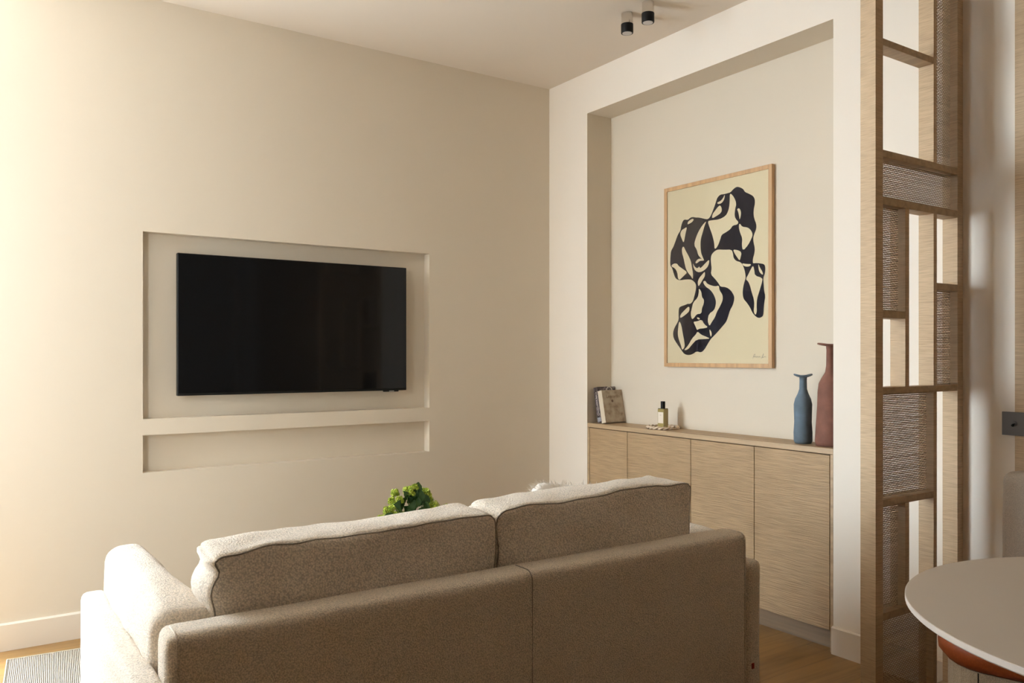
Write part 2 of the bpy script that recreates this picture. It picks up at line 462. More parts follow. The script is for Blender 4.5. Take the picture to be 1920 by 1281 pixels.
INK=[(1337,2137),(1357,2152),(1380,2160),(1405,2150),(1422,2139),(1430,2124),(1458,2110),(1483,2095),(1494,2076),(1494,2054),(1487,2029),(1485,2003),(1491,1976),(1503,1952),(1503,1926),(1491,1905),(1483,1884),(1485,1862),(1494,1830),(1491,1804),(1481,1779),(1481,1755),(1497,1756),(1524,1752),(1550,1746),(1558,1732),(1557,1702),(1545,1677),(1548,1647),(1550,1616),(1558,1585),(1553,1560),(1548,1530),(1547,1499),(1540,1484),(1516,1478),(1494,1491),(1477,1509),(1464,1534),(1442,1561),(1422,1580),(1416,1607),(1419,1638),(1428,1667),(1436,1686),(1433,1713),(1422,1745),(1405,1769),(1374,1778),(1357,1796),(1354,1818),(1345,1840),(1293,1844),(1251,1851),(1224,1841),(1206,1824),(1203,1797),(1208,1764),(1209,1752),(1203,1723),(1233,1697),(1260,1668),(1269,1653),(1310,1648),(1339,1630),(1360,1602),(1363,1584),(1354,1553),(1334,1527),(1322,1495),(1310,1468),(1281,1442),(1245,1411),(1215,1388),(1203,1379),(1184,1356),(1160,1324),(1135,1307),(1103,1315),(1071,1298),(1039,1293),(1010,1301),(995,1315),(983,1330),(954,1359),(930,1389),(925,1418),(937,1447),(957,1471),(970,1492),(968,1524),(970,1553),(983,1564),(1020,1570),(1036,1576),(1055,1573),(1075,1586),(1084,1609),(1094,1637),(1100,1665),(1094,1685),(1071,1703),(1049,1709),(1013,1710),(977,1708),(947,1720),(933,1745),(920,1781),(903,1799),(906,1850),(910,1879),(930,1901),(947,1934),(964,1966),(983,1983),(987,2006),(997,2029),(1010,2042),(1039,2035),(1055,2045),(1075,2047),(1097,2040),(1122,2037),(1154,2026),(1184,2018),(1203,2034),(1215,2055),(1227,2077),(1239,2103),(1248,2124),(1269,2137),(1293,2135),(1319,2136)]
GAPS=[[(1299,2132),(1290,2118),(1275,2104),(1245,2097),(1257,2088),(1278,2090),(1293,2103),(1300,2120)],[(1269,2082),(1281,2059),(1275,2040),(1245,2028),(1212,2018),(1215,2041),(1233,2057),(1251,2073)],[(1339,2132),(1363,2106),(1377,2072),(1368,2046),(1364,2011),(1374,1992),(1391,1976),(1383,1964),(1351,1963),(1339,1947),(1305,1933),(1278,1925),(1269,1901),(1251,1866),(1230,1852),(1228,1887),(1215,1930),(1197,1970),(1181,2009),(1209,2010),(1263,2007),(1305,2019),(1322,2040),(1331,2070),(1333,2102),(1333,2124)],[(1380,2043),(1394,2048),(1405,2032),(1407,2014),(1397,1984),(1394,2007),(1388,2030)],[(1397,1971),(1414,1948),(1447,1942),(1469,1926),(1481,1902),(1475,1885),(1453,1852),(1419,1825),(1411,1857),(1416,1888),(1400,1921),(1392,1949)],[(1354,1839),(1385,1833),(1411,1819),(1402,1787),(1397,1778),(1380,1798),(1365,1817)],[(1411,1763),(1442,1756),(1472,1753),(1464,1743),(1442,1742),(1422,1749)],[(1483,1746),(1491,1721),(1494,1693),(1540,1678),(1540,1661),(1524,1618),(1507,1575),(1505,1536),(1507,1514),(1499,1493),(1486,1511),(1491,1546),(1488,1577),(1475,1608),(1466,1640),(1453,1667),(1436,1679),(1453,1702),(1466,1723)],[(1516,1752),(1524,1732),(1542,1708),(1545,1691),(1524,1705),(1516,1728)],[(1036,2010),(1039,2026),(1071,2038),(1084,2032),(1071,2019),(1049,2013)],[(1033,1998),(1023,1968),(1016,1940),(1007,1912),(993,1938),(980,1964),(993,1986),(1013,1991)],[(1007,1895),(995,1885),(995,1860),(1007,1830),(1013,1806),(1023,1771),(1039,1746),(1062,1725),(1076,1705),(1077,1738),(1068,1777),(1062,1806),(1042,1841),(1023,1867)],[(910,1793),(930,1806),(957,1804),(970,1788),(1000,1771),(1036,1748),(1013,1734),(990,1719),(974,1710),(964,1723),(960,1753),(943,1778)],[(1175,2012),(1160,1988),(1147,1953),(1135,1926),(1130,1893),(1134,1846),(1147,1821),(1160,1796),(1135,1815),(1113,1836),(1106,1863),(1084,1892),(1097,1930),(1119,1965),(1147,1995)],[(1075,1797),(1084,1780),(1103,1764),(1116,1767),(1122,1774),(1127,1762),(1141,1768),(1160,1782),(1194,1805),(1191,1779),(1175,1758),(1141,1742),(1110,1742),(1084,1761)],[(1092,1796),(1110,1813),(1135,1815),(1154,1799),(1129,1804),(1103,1790)],[(1163,1743),(1163,1717),(1147,1699),(1129,1677),(1116,1664),(1110,1688),(1122,1711),(1144,1728)],[(1119,1657),(1138,1634),(1141,1606),(1157,1591),(1154,1568),(1141,1545),(1138,1517),(1103,1516),(1084,1495),(1068,1489),(1059,1520),(1068,1548),(1078,1581),(1110,1603),(1119,1631)],[(1166,1693),(1178,1674),(1233,1656),(1260,1661),(1263,1635),(1284,1611),(1287,1584),(1269,1552),(1245,1521),(1233,1494),(1209,1467),(1194,1447),(1181,1478),(1191,1514),(1227,1531),(1239,1559),(1239,1586),(1221,1620),(1197,1644),(1166,1661),(1147,1688)],[(1049,1564),(1052,1535),(1020,1515),(980,1497),(983,1518),(1013,1541)],[(974,1485),(990,1460),(1000,1416),(1013,1368),(1016,1339),(997,1320),(987,1349),(970,1383),(962,1412),(967,1451)],[(1078,1476),(1103,1476),(1141,1486),(1157,1460),(1187,1442),(1147,1437),(1122,1437),(1106,1428),(1094,1452)],[(1110,1423),(1135,1404),(1166,1394),(1200,1382),(1166,1380),(1103,1379),(1071,1353),(1039,1324),(1007,1320),(1039,1344),(1071,1386),(1097,1405)],[(1194,1435),(1212,1412),(1206,1388),(1197,1407)],[(1103,1495),(1113,1499),(1129,1491),(1119,1484)]]

flat(chaikin(INK, 1), .0006, 1)
for g in GAPS: flat(chaikin(g, 1), .0012, 0)
bmesh.ops.triangulate(bm, faces=[f for f in bm.faces if len(f.verts) > 4])
sig = [(1482, 1277), (1489, 1296), (1496, 1299), (1494, 1288), (1486, 1286), (1498, 1283), (1502, 1289), (1506, 1281), (1512, 1288), (1518, 1282), (1524, 1288), (1529, 1282)]
sig2 = [(1535, 1276), (1541, 1288), (1548, 1302), (1545, 1286), (1538, 1281), (1548, 1282), (1556, 1287), (1564, 1283)]
for sg in (sig, sig2):
    for a, b in zip(sg, sg[1:]):
        va, vb = Vector((a[0], a[1])), Vector((b[0], b[1])); nn = (vb-va).normalized(); nn = Vector((-nn.y, nn.x))*1.0
        flat([va+nn, vb+nn, vb-nn, va-nn], .0018, 2)
obj('print', bm, [M_paper, M_ink, M_pencil], pc, fix=False, label='cream sheet with black interlocking shapes and a pencil signature')
obj('glazing', box(fx+.0025, fx+.0035, fy1+w-.002, fy0-w+.002, fz0+w-.002, fz1-w+.002), M_glass, pc)

# ------------------------------------------------------------------ books leaning on the alcove side
def book(name, label, x0, x1, yb, t, h, tilt, cover, pages, deco):
    b = thing(name, label, 'book', (x0, yb, CT+.0006), (-tilt, 0, 0), 'books on the sideboard')
    w = x1-x0
    bm = bmesh.new()
    bx(bm, 0, w, -t, -t+.003, 0, h); bx(bm, 0, w, -.003, 0, 0, h); bx(bm, 0, .003, -t+.003, -.003, 0, h)
    obj('cover', bm, cover, b, local=True, bevel=.0007, seg=1)
    obj('page_block', box(.0032, w-.004, -t+.0032, -.0032, .004, h-.004), pages, b, local=True)
    deco(b, w, t, h)
    return b
M_pages = plain('page edges', (.62, .55, .43), .85)
a = N('dark mottled cover').base((.05, .035, .035), .5); v = a.coord((1, 1, 1))
t_ = a.n('ShaderNodeTexNoise', Scale=42.0, Detail=3.0); a.l(v, t_.inputs['Vector'])
a.col(a.ramp(t_.outputs['Fac'], [(.4, (.018, .012, .014)), (.55, (.09, .065, .07)), (.68, (.28, .24, .25))])); M_cov1 = a.m
a = N('aged drawing cover').base((.40, .33, .25), .6); v = a.coord((1, 1, 1))
t_ = a.n('ShaderNodeTexNoise', Scale=26.0, Detail=5.0); a.l(v, t_.inputs['Vector'])
a.col(a.ramp(t_.outputs['Fac'], [(.32, (.22, .16, .11)), (.45, (.36, .29, .21)), (.62, (.44, .37, .28))])); M_cov2 = a.m
M_print1 = plain('pale spine print', (.62, .58, .55), .6)
M_print2 = plain('brown cover print', (.13, .075, .04), .6)
RS = Matrix(((0, 0, -1, 0), (0, 0, 0, 0), (0, 0, 0, 0), (0, 0, 0, 1)))
def spineM(y, z):     # text running down the spine: reading direction -z, up toward +y, facing -x
    return Matrix.Translation((-.0005, y, z)) @ Matrix(((0, 0, -1, 0), (0, 1, 0, 0), (-1, 0, 0, 0), (0, 0, 0, 1)))
def coverM(x, y, z):  # text on the face toward -y
    return Matrix.Translation((x, y-.0005, z)) @ Matrix.Rotation(PI/2, 4, 'X')
def deco1(b, w, t, h):
    bm = bmesh.new(); text_bm(bm, 'CARAVAGGIO', .022, spineM(-t/2, h*.53)); obj('spine_title', bm, M_print1, b, local=True, fix=False)
    bm = box(-.0006, 0, -t+.004, -.004, .006, .03); obj('spine_emblem', bm, plain('blue grey print', (.3, .32, .38), .6), b, local=True)
    bm = bmesh.new()
    tube(bm, [(w-.05+.022*math.cos(k*.35), -t-.0002, h-.026+.024*math.sin(k*.35)) for k in range(10)], .0032, 6); obj('cover_motif', bm, M_print1, b, local=True)
def deco2(b, w, t, h):
    bm = bmesh.new(); text_bm(bm, 'Leonardo', .027, coverM(w*.52, -t, h*.80)); obj('cover_title', bm, M_print2, b, local=True, fix=False)
    bm = bmesh.new(); lathe(bm, [(.0001, 0), (.009, .0004), (.009, .0006)], 6)
    M = Matrix.Translation((w*.46, -t, h*.66)) @ Matrix.Rotation(PI/2, 4, 'X')
    for v in bm.verts: v.co = M @ v.co
    obj('cover_emblem', bm, M_print2, b, local=True)
    bm = bmesh.new(); text_bm(bm, 'Leonardo', .017, spineM(-t/2, h*.60)); obj('spine_title', bm, plain('tan print', (.36, .27, .17), .6), b, local=True, fix=False)
    bm = box(-.0006, 0, -t+.001, -.001, .001, h-.001); obj('spine_wrap', bm, plain('cream spine', (.66, .58, .46), .6), b, local=True)
book('book', 'dark mottled book with a pale lettered spine, leaning on the alcove side', .043, .183, -.428, .038, .213, math.radians(11), M_cov1, M_pages, deco1)
book('book', 'beige book with a drawing cover and cream spine, leaning in front of the dark book', .030, .187, -.482, .038, .195, math.radians(12), M_cov2, M_pages, deco2)

# ------------------------------------------------------------------ perfume bottle on a braided dish
tx, ty = .094, -.925
dish = thing('braided_dish', 'shallow pale dish with a braided wavy rim under the perfume bottle', 'dish', (tx, ty, CT))
M_dish = mat_grain('pale marbled ceramic', (.62, .50, .38), 1, .5, .9, .68)
bm = bmesh.new(); lathe(bm, [(.072, CT+.0005), (.076, CT+.003), (.078, CT+.006), (.07, CT+.007)], 48, (tx, ty, 0)); obj('plate', bm, M_dish, dish, smooth=False)
for ph in (0, PI):
    bm = bmesh.new(); n_ = 96
    tube(bm, [(tx+(.083+.0055*math.cos(9*2*PI*i/n_+ph))*math.cos(2*PI*i/n_), ty+(.083+.0055*math.cos(9*2*PI*i/n_+ph))*math.sin(2*PI*i/n_), CT+.0085+.0045*math.sin(9*2*PI*i/n_+ph)) for i in range(n_)], .0055, 8, True)
    obj('rim_strand', bm, M_dish, dish, smooth=True)
bxx, byy = .075, -.945
bt = thing('perfume_bottle', 'square glass perfume bottle with golden liquid, white label and black cap', 'perfume bottle', (bxx, byy, CT+.0072), (0, 0, math.radians(1)))
M_liquid = glassmat('golden tinted glass', (.62, .55, .27), 1.0)
bw, bd = .023, .0185
obj('bottle_body', box(-bd, bd, -bw, bw, 0, .104), [N('olive gold glass').base((.46, .37, .15), .06, IOR=1.45, Transmission__Weight=.3).m], bt, local=True, bevel=.003, seg=3)
obj('shoulder', box(-bd+.001, bd-.001, -bw+.001, bw-.001, .1036, .1075), plain('dark glass shoulder', (.10, .09, .045), .2), bt, local=True, bevel=.0015)
bm = bmesh.new(); lathe(bm, [(.0125, .107), (.0125, .146)], 32); obj('cap', bm, M_black, bt, local=True, bevel=.0015, label='black cylindrical cap')
obj('paper_label', box(-bd-.0006, -bd, -bw+.003, bw-.004, .026, .087), plain('label paper', (.78, .70, .60), .7), bt, local=True)
bm = bmesh.new()
LM = Matrix(((0, 0, -1, 0), (-1, 0, 0, 0), (0, 1, 0, 0), (0, 0, 0, 1)))
text_bm(bm, 'EAU', .007, Matrix.Translation((-bd-.0009, 0, .07)) @ LM) if False else bx(bm, -bd-.0008, -bd-.0006, -.006, .006, .0695, .0715)
obj('label_print', bm, M_pencil, bt, local=True)

# ------------------------------------------------------------------ vases
def matte(name, col, spots):
    a = N(name).base(col, .8); v = a.coord()
    t = a.n('ShaderNodeTexNoise', Scale=16.0, Detail=4.0); a.l(v, t.inputs['Vector'])
    a.col(a.ramp(t.outputs['Fac'], [(.3, mix(col, .8)), (.55, col), (.75, mix(col, spots))]))
    t2 = a.n('ShaderNodeTexNoise', Scale=90.0, Detail=3.0); a.l(v, t2.inputs['Vector']); a.bump(t2.outputs['Fac'], .3, .002)
    return a.m
def vase(name, label, c, s, prof, lip_r, lip_h, col, seed, turn):
    bm = bmesh.new(); n0 = len(prof)
    full = prof + [(prof[-1][0]+(lip_r-prof[-1][0])*q, prof[-1][1]+.004*q) for q in (.35, .7, 1.0)]
    full += [(lip_r*.97, full[-1][1]+.006), (lip_r*.6, prof[-1][1]+.010), (prof[-1][0]*.8, prof[-1][1]+.005), (prof[-1][0]*.6, prof[-1][1]-.03)]
    def fn(p, t, k):
        wob = 1+.035*math.sin(2*t+seed+p.z*9)+.02*math.sin(3*t-seed+p.z*17)
        if k < n0: return Vector((p.x*wob, p.y*wob, p.z))
        r = math.hypot(p.x, p.y); f = max(0, (r-prof[-1][0])/(lip_r-prof[-1][0]))
        c2 = math.cos(2*(t-turn))
        return Vector((p.x*(1-.45*f*(1-c2)/2), p.y*(1-.45*f*(1-c2)/2), p.z+lip_h*f*f*c2+lip_h*.3*f))
    lathe(bm, full, 56, c, fn=fn)
    o = obj(name, bm, col, smooth=True); tag(o, label, 'vase')
    return o
M_blue = matte('chalky blue clay', (.115, .165, .215), 1.25)
M_redc = matte('chalky red brown clay', (.20, .085, .06), 1.3)
LT = math.radians(-34)
vase('blue_vase', 'slim chalky blue bottle vase with a curled lip on the oak worktop', (.088, -1.838, CT+.0005), 1,
     [(.036, 0), (.042, .012), (.042, .05), (.038, .10), (.039, .15), (.0395, .18), (.034, .205), (.0225, .23), (.0165, .25), (.0155, .29), (.0165, .304)], .043, .006, M_blue, 1, LT)
vase('red_brown_vase', 'tall red brown clay vase half hidden behind the white pier', (.095, -1.974, CT+.0005), 1,
     [(.058, 0), (.062, .02), (.060, .10), (.056, .18), (.054, .24), (.049, .28), (.036, .305), (.021, .33), (.0165, .36), (.0155, .43), (.0175, .447)], .056, .004, M_redc, 4, LT)

# ------------------------------------------------------------------ open screen of oak and woven cane
YS, DP = -2.609, .057
sc = thing('room_divider', 'tall open oak screen with woven cane panels beside the pier', 'room divider', (-.285, YS+DP/2, 0))
def upright(x0, x1, z0, z1): obj('upright', box(x0, x1, YS, YS+DP, z0, z1), M_ribs, sc, bevel=.0012)
def rail(x0, x1, z0, z1): obj('crossbar', box(x0, x1, YS+.0006, YS+DP-.0006, z0, z1), M_oak, sc, bevel=.001)
A0, V1a, V1b, V2a, V2b, R0 = -.527, -.3905, -.366, -.206, -.184, -.040
upright(-.571, A0, 0, H-.001); upright(R0, -.0005 if False else -.001, .0, H-.001)
upright(V2a, V2b, 1.9945, H-.001)
upright(V1a, V1b, 1.182, 1.808); upright(V2a, V2b, 1.182, 1.808)
upright(V2a, V2b, 0, 1.159)
upright(V1a, V1b, .409, .774)
rail(A0, V2a, 2.352, 2.376); rail(A0, R0, 1.970, 1.995); rail(A0, R0, 1.808, 1.834)
rail(A0, V1a, 1.420, 1.446); rail(V2b, R0, 1.532, 1.557); rail(A0, R0, 1.159, 1.182)
rail(A0, V2a, .774, .798); rail(A0, V2a, .385, .409); rail(A0, V2a, .03, .055); rail(V2b, R0, .03, .055)
rail(A0, V2a, H-.03, H-.004); rail(V2b, R0, H-.03, H-.004)
def cane(x0, x1, z0, z1):
    """plain weave: flat horizontal strands going over and under thin vertical canes"""
    bm = bmesh.new(); yc = YS+DP/2; py, pxx = .0064, .009
    ny = int((z1-z0)/py); nx = int((x1-x0)/pxx)
    for j in range(ny):
        zc = z0+(j+.5)*(z1-z0)/ny; hh = .00235+.0003*random.random(); prev = None
        dz = .0004*(random.random()-.5)
        for i in range(nx+1):
            x = x0+i*(x1-x0)/nx; y = yc+(.0013 if (i+j) % 2 else -.0013)
            a = bm.verts.new((x, y, zc-hh+dz)); b = bm.verts.new((x, y, zc+hh+dz))
            if prev: bm.faces.new((prev[0], a, b, prev[1]))
            prev = (a, b)
    for i in range(nx+1):
        x = x0+i*(x1-x0)/nx; prev = None
        for z in (z0, z1):
            a = bm.verts.new((x-.0011, yc, z)); b = bm.verts.new((x+.0011, yc, z))
            if prev: bm.faces.new((prev[0], prev[1], b, a))
            prev = (a, b)
    obj('cane_panel', bm, M_cane, sc, fix=False)
cane(V2b, R0, 1.995, H-.03); cane(A0, R0, 1.834, 1.970)
cane(A0, V1a, 1.446, 1.808); cane(V2b, R0, 1.182, 1.532)
cane(A0, V2a, .798, 1.159); cane(A0, V1a, .409, .774); cane(A0, V2a, .055, .385)

# ------------------------------------------------------------------ sofa
SB = -2.39
so = thing('sofa', 'beige boucle two seat sofa seen from behind, facing the television', 'sofa', (-1.866, -1.93, 0))
SL, SR = -2.781, -.951
bm, lp = cushion((SL+SR)/2, SB+.0575, .39, SR-SL,   .115, .62, .026, wr=.0012, seed=2, n=(60, 8, 24))
bk = obj('back_frame', bm, M_sofab, so, smooth=True)
def seam(x, r, out, mt=None):
    mt = mt or M_sofab
    arc = [(x, SB+.026-(.026+out)*math.cos(math.radians(t)), .674+(.026+out)*math.sin(math.radians(t))) for t in range(0, 91, 9)]
    bm = bmesh.new(); tube(bm, [(x, SB-out, .09), (x, SB-out, .4)] + arc + [(x, SB+.08, .7+out)], r, 6)
    obj('seam', bm, mt, bk, smooth=True)
seam(-1.843, .0017, .0014, M_pipe)
for x in (SL+.021, SR-.021): seam(x, .0022, -.0006)
for x0, x1 in ((-2.845, SL+.004), (SR-.004, -.880)):
    bm, lp = cushion((x0+x1)/2, -1.944, .33, x1-x0, .885, .536, .022, wr=.0015, seed=5+x0, n=(10, 50, 30))
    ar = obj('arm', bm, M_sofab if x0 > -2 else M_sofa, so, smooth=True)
obj('seat_base', box(SL+.005, SR-.005, -2.27, -1.52, .085, .27), M_sofab, so, bevel=.02, seg=3)
for x0, x1, sd in ((-2.765, -1.868, 1), (-1.864, -.967, 2)):
    bm, lp = cushion((x0+x1)/2, -1.87, .355, x1-x0, .74, .17, .05, (0, .005, .02), .003, sd, (24, 20, 8))
    obj('seat_cushion', bm, M_sofa, so, smooth=True)
def lean(z0, k, y0):
    def fn(q, s):
        q.y += (q.z-z0)*k; return q
    return fn
def sag(a, b):
    def fn(q, s):
        q.y += (q.z-.6)*-.03
        q.z += max(0, s.z)*(a+(b-a)*(s.x+1)/2); return q
    return fn
def ear(q, s):
    q = sag(-.022, 0)(q, s)
    zz = q.z+.020*max(0, s.z)
    if s.x < 0:
        k = max(0, -s.x-.55)/.45
        q.x += k*(.009*math.exp(-((zz-.800)/.018)**2) - .007*math.exp(-((zz-.842)/.022)**2) - .012*math.exp(-((zz-.745)/.04)**2))
        q.z += k*.006*max(0, s.z-.6)
    return q
for x0, x1, sd, zt in ((-2.655, -1.879, 11, .853), (-1.875, -1.098, 31, .866)):
    zc0 = .44
    bm, lp = cushion((x0+x1)/2, -2.172, (zc0+zt)/2, x1-x0, .18, zt-zc0, .016, (.012, .02, .010), .0085, sd, (46, 14, 30), fn=ear if sd == 11 else sag(-.017, .005), rc=.035)
    cu = obj('back_cushion', bm, M_sofa, so, smooth=True)
    bm = bmesh.new(); tube(bm, [p + Vector((0, -.0005, 0)) for p in lp], .0024, 6, True); obj('piping', bm, M_pipe, cu, smooth=True)
# stuffed arm cushions
def armfn(sgn):
    def fn(q, s):
        f = max(0, min(1, (-1.95-q.y)/.3))
        q.x += sgn*f*.05*max(0, s.x*sgn) + sgn*.03*max(0, .62-q.z)
        q.z -= .018*f*max(0, s.z)
        return q
    return fn
bm, lp = cushion(-2.722, -1.875, .57, .112, .76, .31, .042, (.016, .012, .01), .006, 21, (10, 36, 16), fn=armfn(1))
cu = obj('arm_cushion', bm, M_sofa, so, smooth=True)
def out(q, s):
    q.x += .34*max(0, q.z-.52); return q
bm, lp = cushion(-.962, -1.885, .540, .10, .75, .25, .042, (.014, .012, .01), .006, 23, (10, 36, 16), fn=out)
cu = obj('arm_cushion', bm, M_sofab, so, smooth=True)  # darker fabric than its pair: shade behind the back cushion put into colour
for x, y, z0 in ((SL+.06, -2.3, 0), (SR-.06, -2.3, 0), (SL+.06, -1.6, .0106), (SR-.06, -1.6, .0106)):
    bm = bmesh.new(); lathe(bm, [(.016, z0), (.024, .088)], 20, (x, y, 0)); obj('leg', bm, M_oak, so, smooth=False)
obj('tag', box(-.934, -.924, SB+.0005, SB+.0115, .238, .256), plain('red woven tag', (.30, .03, .015), .7), so, label='tiny red fabric tag')

# white shaggy cushion whose top shows over the right back cushion
bm, lp = cushion(0, 0, 0, .40, .12, .36, .05, (0, .03, 0), .004, 9, (18, 8, 16), pinch=.5)
R_ = Matrix.Translation((-1.375, -1.965, .661)) @ Matrix.Rotation(math.radians(8), 4, 'Y') @ Matrix.Rotation(math.radians(8), 4, 'X')
vs = list(bm.verts)
for i in range(1300):
    v = random.choice(vs); 
    if v.co.z < .05: continue
    d = (v.co.normalized()+Vector((random.uniform(-.7, .7), random.uniform(-.7, .7), random.uniform(-.2, .7)))).normalized(); s = d.cross(Vector((0, 1, .3))).normalized()*.0009
    p = v.co.copy(); L = random.uniform(.012, .03)
    a, b = bm.verts.new(p-s), bm.verts.new(p+s); m1, m2 = bm.verts.new(p+d*L*.6-s*.7), bm.verts.new(p+d*L*.6+s*.7); e = bm.verts.new(p+d*L+Vector((random.uniform(-.006, .006), 0, -.004)))
    bm.faces.new((a, b, m2, m1)); bm.faces.new((m1, m2, e))
for v in bm.verts: v.co = R_ @ v.co
o = obj('shaggy_cushion', bm, plain('white wool', (.74, .70, .65), .95), smooth=True, fix=False)
tag(o, 'white shaggy cushion on the seat, its fluff just showing over the right back cushion', 'cushion')

# ------------------------------------------------------------------ coffee table, vase and green blooms beyond the sofa
ct = thing('coffee_table', 'round low oak coffee table standing on the rug beyond the sofa', 'coffee table', (-1.52, -.98, .01))
bm = bmesh.new(); lathe(bm, [(.30, .325), (.31, .330), (.31, .345), (.305, .35)], 56, (-1.52, -.98, 0)); obj('tabletop', bm, M_oak, ct)
for k in range(3):
    t = k*2*PI/3+.4; bm = bmesh.new(); tube(bm, [(-1.52+.2*math.cos(t), -.98+.2*math.sin(t), .326), (-1.52+.25*math.cos(t), -.98+.25*math.sin(t), .0125)], [.02, .013], 16); obj('leg', bm, M_oak, ct)
bm = bmesh.new(); lathe(bm, [(.05, .351), (.07, .38), (.072, .43), (.05, .49), (.042, .515), (.045, .525), (.040, .522), (.036, .50)], 40, (-1.50, -1.0, 0))
tag(obj('vase', bm, M_white, smooth=True), 'rounded white vase holding green blooms on the coffee table', 'vase')
fl = thing('flower_bouquet', 'bunch of lime green snowball blooms rising above the sofa back', 'flowers', (-1.50, -1.0, .46))
def foliage(name, cols):
    a = N(name).base(cols[1], .55); a.b.inputs['Subsurface Weight'].default_value = .0
    g = a.n('ShaderNodeNewGeometry'); a.col(a.ramp(g.outputs['Random Per Island'], [(0, cols[0]), (.5, cols[1]), (1, cols[2])])); return a.m
M_bloom = foliage('lime florets', [(.13, .22, .01), (.33, .42, .025), (.55, .60, .10)])
M_leaf = foliage('dark leaves', [(.012, .045, .006), (.022, .075, .01), (.04, .11, .015)])
M_stem = plain('green stem', (.10, .18, .03), .6)
heads = [(-1.653, .597, .020), (-1.634, .590, .018), (-1.604, .621, .022), (-1.565, .692, .019), (-1.567, .668, .017), (-1.575, .640, .019), (-1.548, .594, .022), (-1.515, .591, .021), (-1.524, .700, .024), (-1.462, .680, .019), (-1.415, .680, .022), (-1.408, .652, .024), (-1.405, .618, .033), (-1.343, .605, .022), (-1.50, .72, .014), (-1.62, .575, .022), (-1.585, .575, .02), (-1.54, .565, .023), (-1.49, .565, .02), (-1.44, .585, .022), (-1.375, .585, .02), (-1.585, .66, .016), (-1.44, .655, .016)]
for k, (x, z, r) in enumerate(heads):
    y = -1.0+random.uniform(-.035, .03); c = Vector((x, y, z)); bm = bmesh.new()
    subs = [(c, r*.62)]
    for m_ in range(7):
        t = m_*2.399963; zz = .9-1.5*m_/6; rr = math.sqrt(max(0, 1-zz*zz))
        subs.append((c+Vector((rr*math.cos(t), rr*math.sin(t), zz))*r*random.uniform(.5, .75), r*random.uniform(.36, .5)))
    for cc, r2 in subs:
        blob(bm, cc, r2*.7, 1)
        n_ = int(14+1900*r2)
        for i in range(n_):
            zz = 1-2*(i+.5)/n_; rr = math.sqrt(1-zz*zz); t = i*2.399963
            d = Vector((rr*math.cos(t), rr*math.sin(t), zz)); p = cc+d*r2*random.uniform(.8, 1.2)
            d = (d+Vector((random.uniform(-.5, .5), random.uniform(-.5, .5), random.uniform(-.3, .6)))).normalized()
            u = d.orthogonal().normalized(); w_ = d.cross(u); q = random.uniform(0, PI); s = random.uniform(.0042, .0066)
            ctr = bm.verts.new(p-d*.002); ring = []
            for m_ in range(8):
                an = q+m_*PI/4; L = s if m_ % 2 == 0 else s*.5
                ring.append(bm.verts.new(p+(u*math.cos(an)+w_*math.sin(an))*L+d*(.0018 if m_ % 2 == 0 else 0)))
            for m_ in range(8): bm.faces.new((ctr, ring[m_], ring[(m_+1) % 8]))
    obj('flower_head', bm, M_bloom, fl, fix=False)
for k, (x, z, r) in enumerate(heads):
    bm = bmesh.new(); a = Vector((-1.50+random.uniform(-.02, .02), -1.0+random.uniform(-.02, .02), .47)); b = Vector((x, -1.0, z-r*.6)); m_ = (a+b)/2+Vector((0, 0, .02))
    tube(bm, [a, m_, b], .0022, 6); obj('stem', bm, M_stem, fl)
lf = [(-1.49, .68, 80), (-1.475, .705, 70), (-1.51, .655, 120), (-1.54, .655, 150), (-1.58, .648, 165), (-1.50, .635, 100), (-1.46, .645, 40), (-1.47, .61, 60), (-1.53, .62, 130), (-1.62, .605, 170), (-1.45, .66, 30), (-1.50, .60, 80), (-1.44, .60, 45), (-1.48, .57, 75), (-1.59, .585, 160), (-1.52, .685, 100), (-1.50, .665, 60), (-1.545, .69, 120), (-1.47, .68, 95), (-1.555, .63, 140), (-1.49, .655, 85), (-1.515, .64, 65), (-1.45, .63, 100), (-1.43, .64, 70), (-1.50, .615, 110), (-1.47, .59, 50), (-1.53, .60, 95)]
for k, (x, z, an) in enumerate(lf):
    bm = bmesh.new(); an = math.radians(an); d = Vector((math.cos(an), random.uniform(-.5, .2), math.sin(an))).normalized(); s = d.cross(Vector((0, -1, .25))).normalized(); nn = s.cross(d)
    L, W = random.uniform(.045, .068), random.uniform(.013, .02); c = Vector((x, -1.0+random.uniform(-.03, .02), z))-d*L*.5; pr = None; m_ = 9
    for i in range(m_+1):
        f = i/m_; wd = W*math.sin(PI*min(1, f*.93+.05))**.8*(1+.18*(i % 2)); mid = c+d*L*f+nn*(.012*math.sin(PI*f))
        row = [bm.verts.new(mid-s*wd+nn*.006), bm.verts.new(mid), bm.verts.new(mid+s*wd+nn*.006)]
        if pr:
            bm.faces.new((pr[0], pr[1], row[1], row[0])); bm.faces.new((pr[1], pr[2], row[2], row[1]))
        pr = row
    obj('leaf', bm, M_leaf, fl, fix=False, smooth=True)

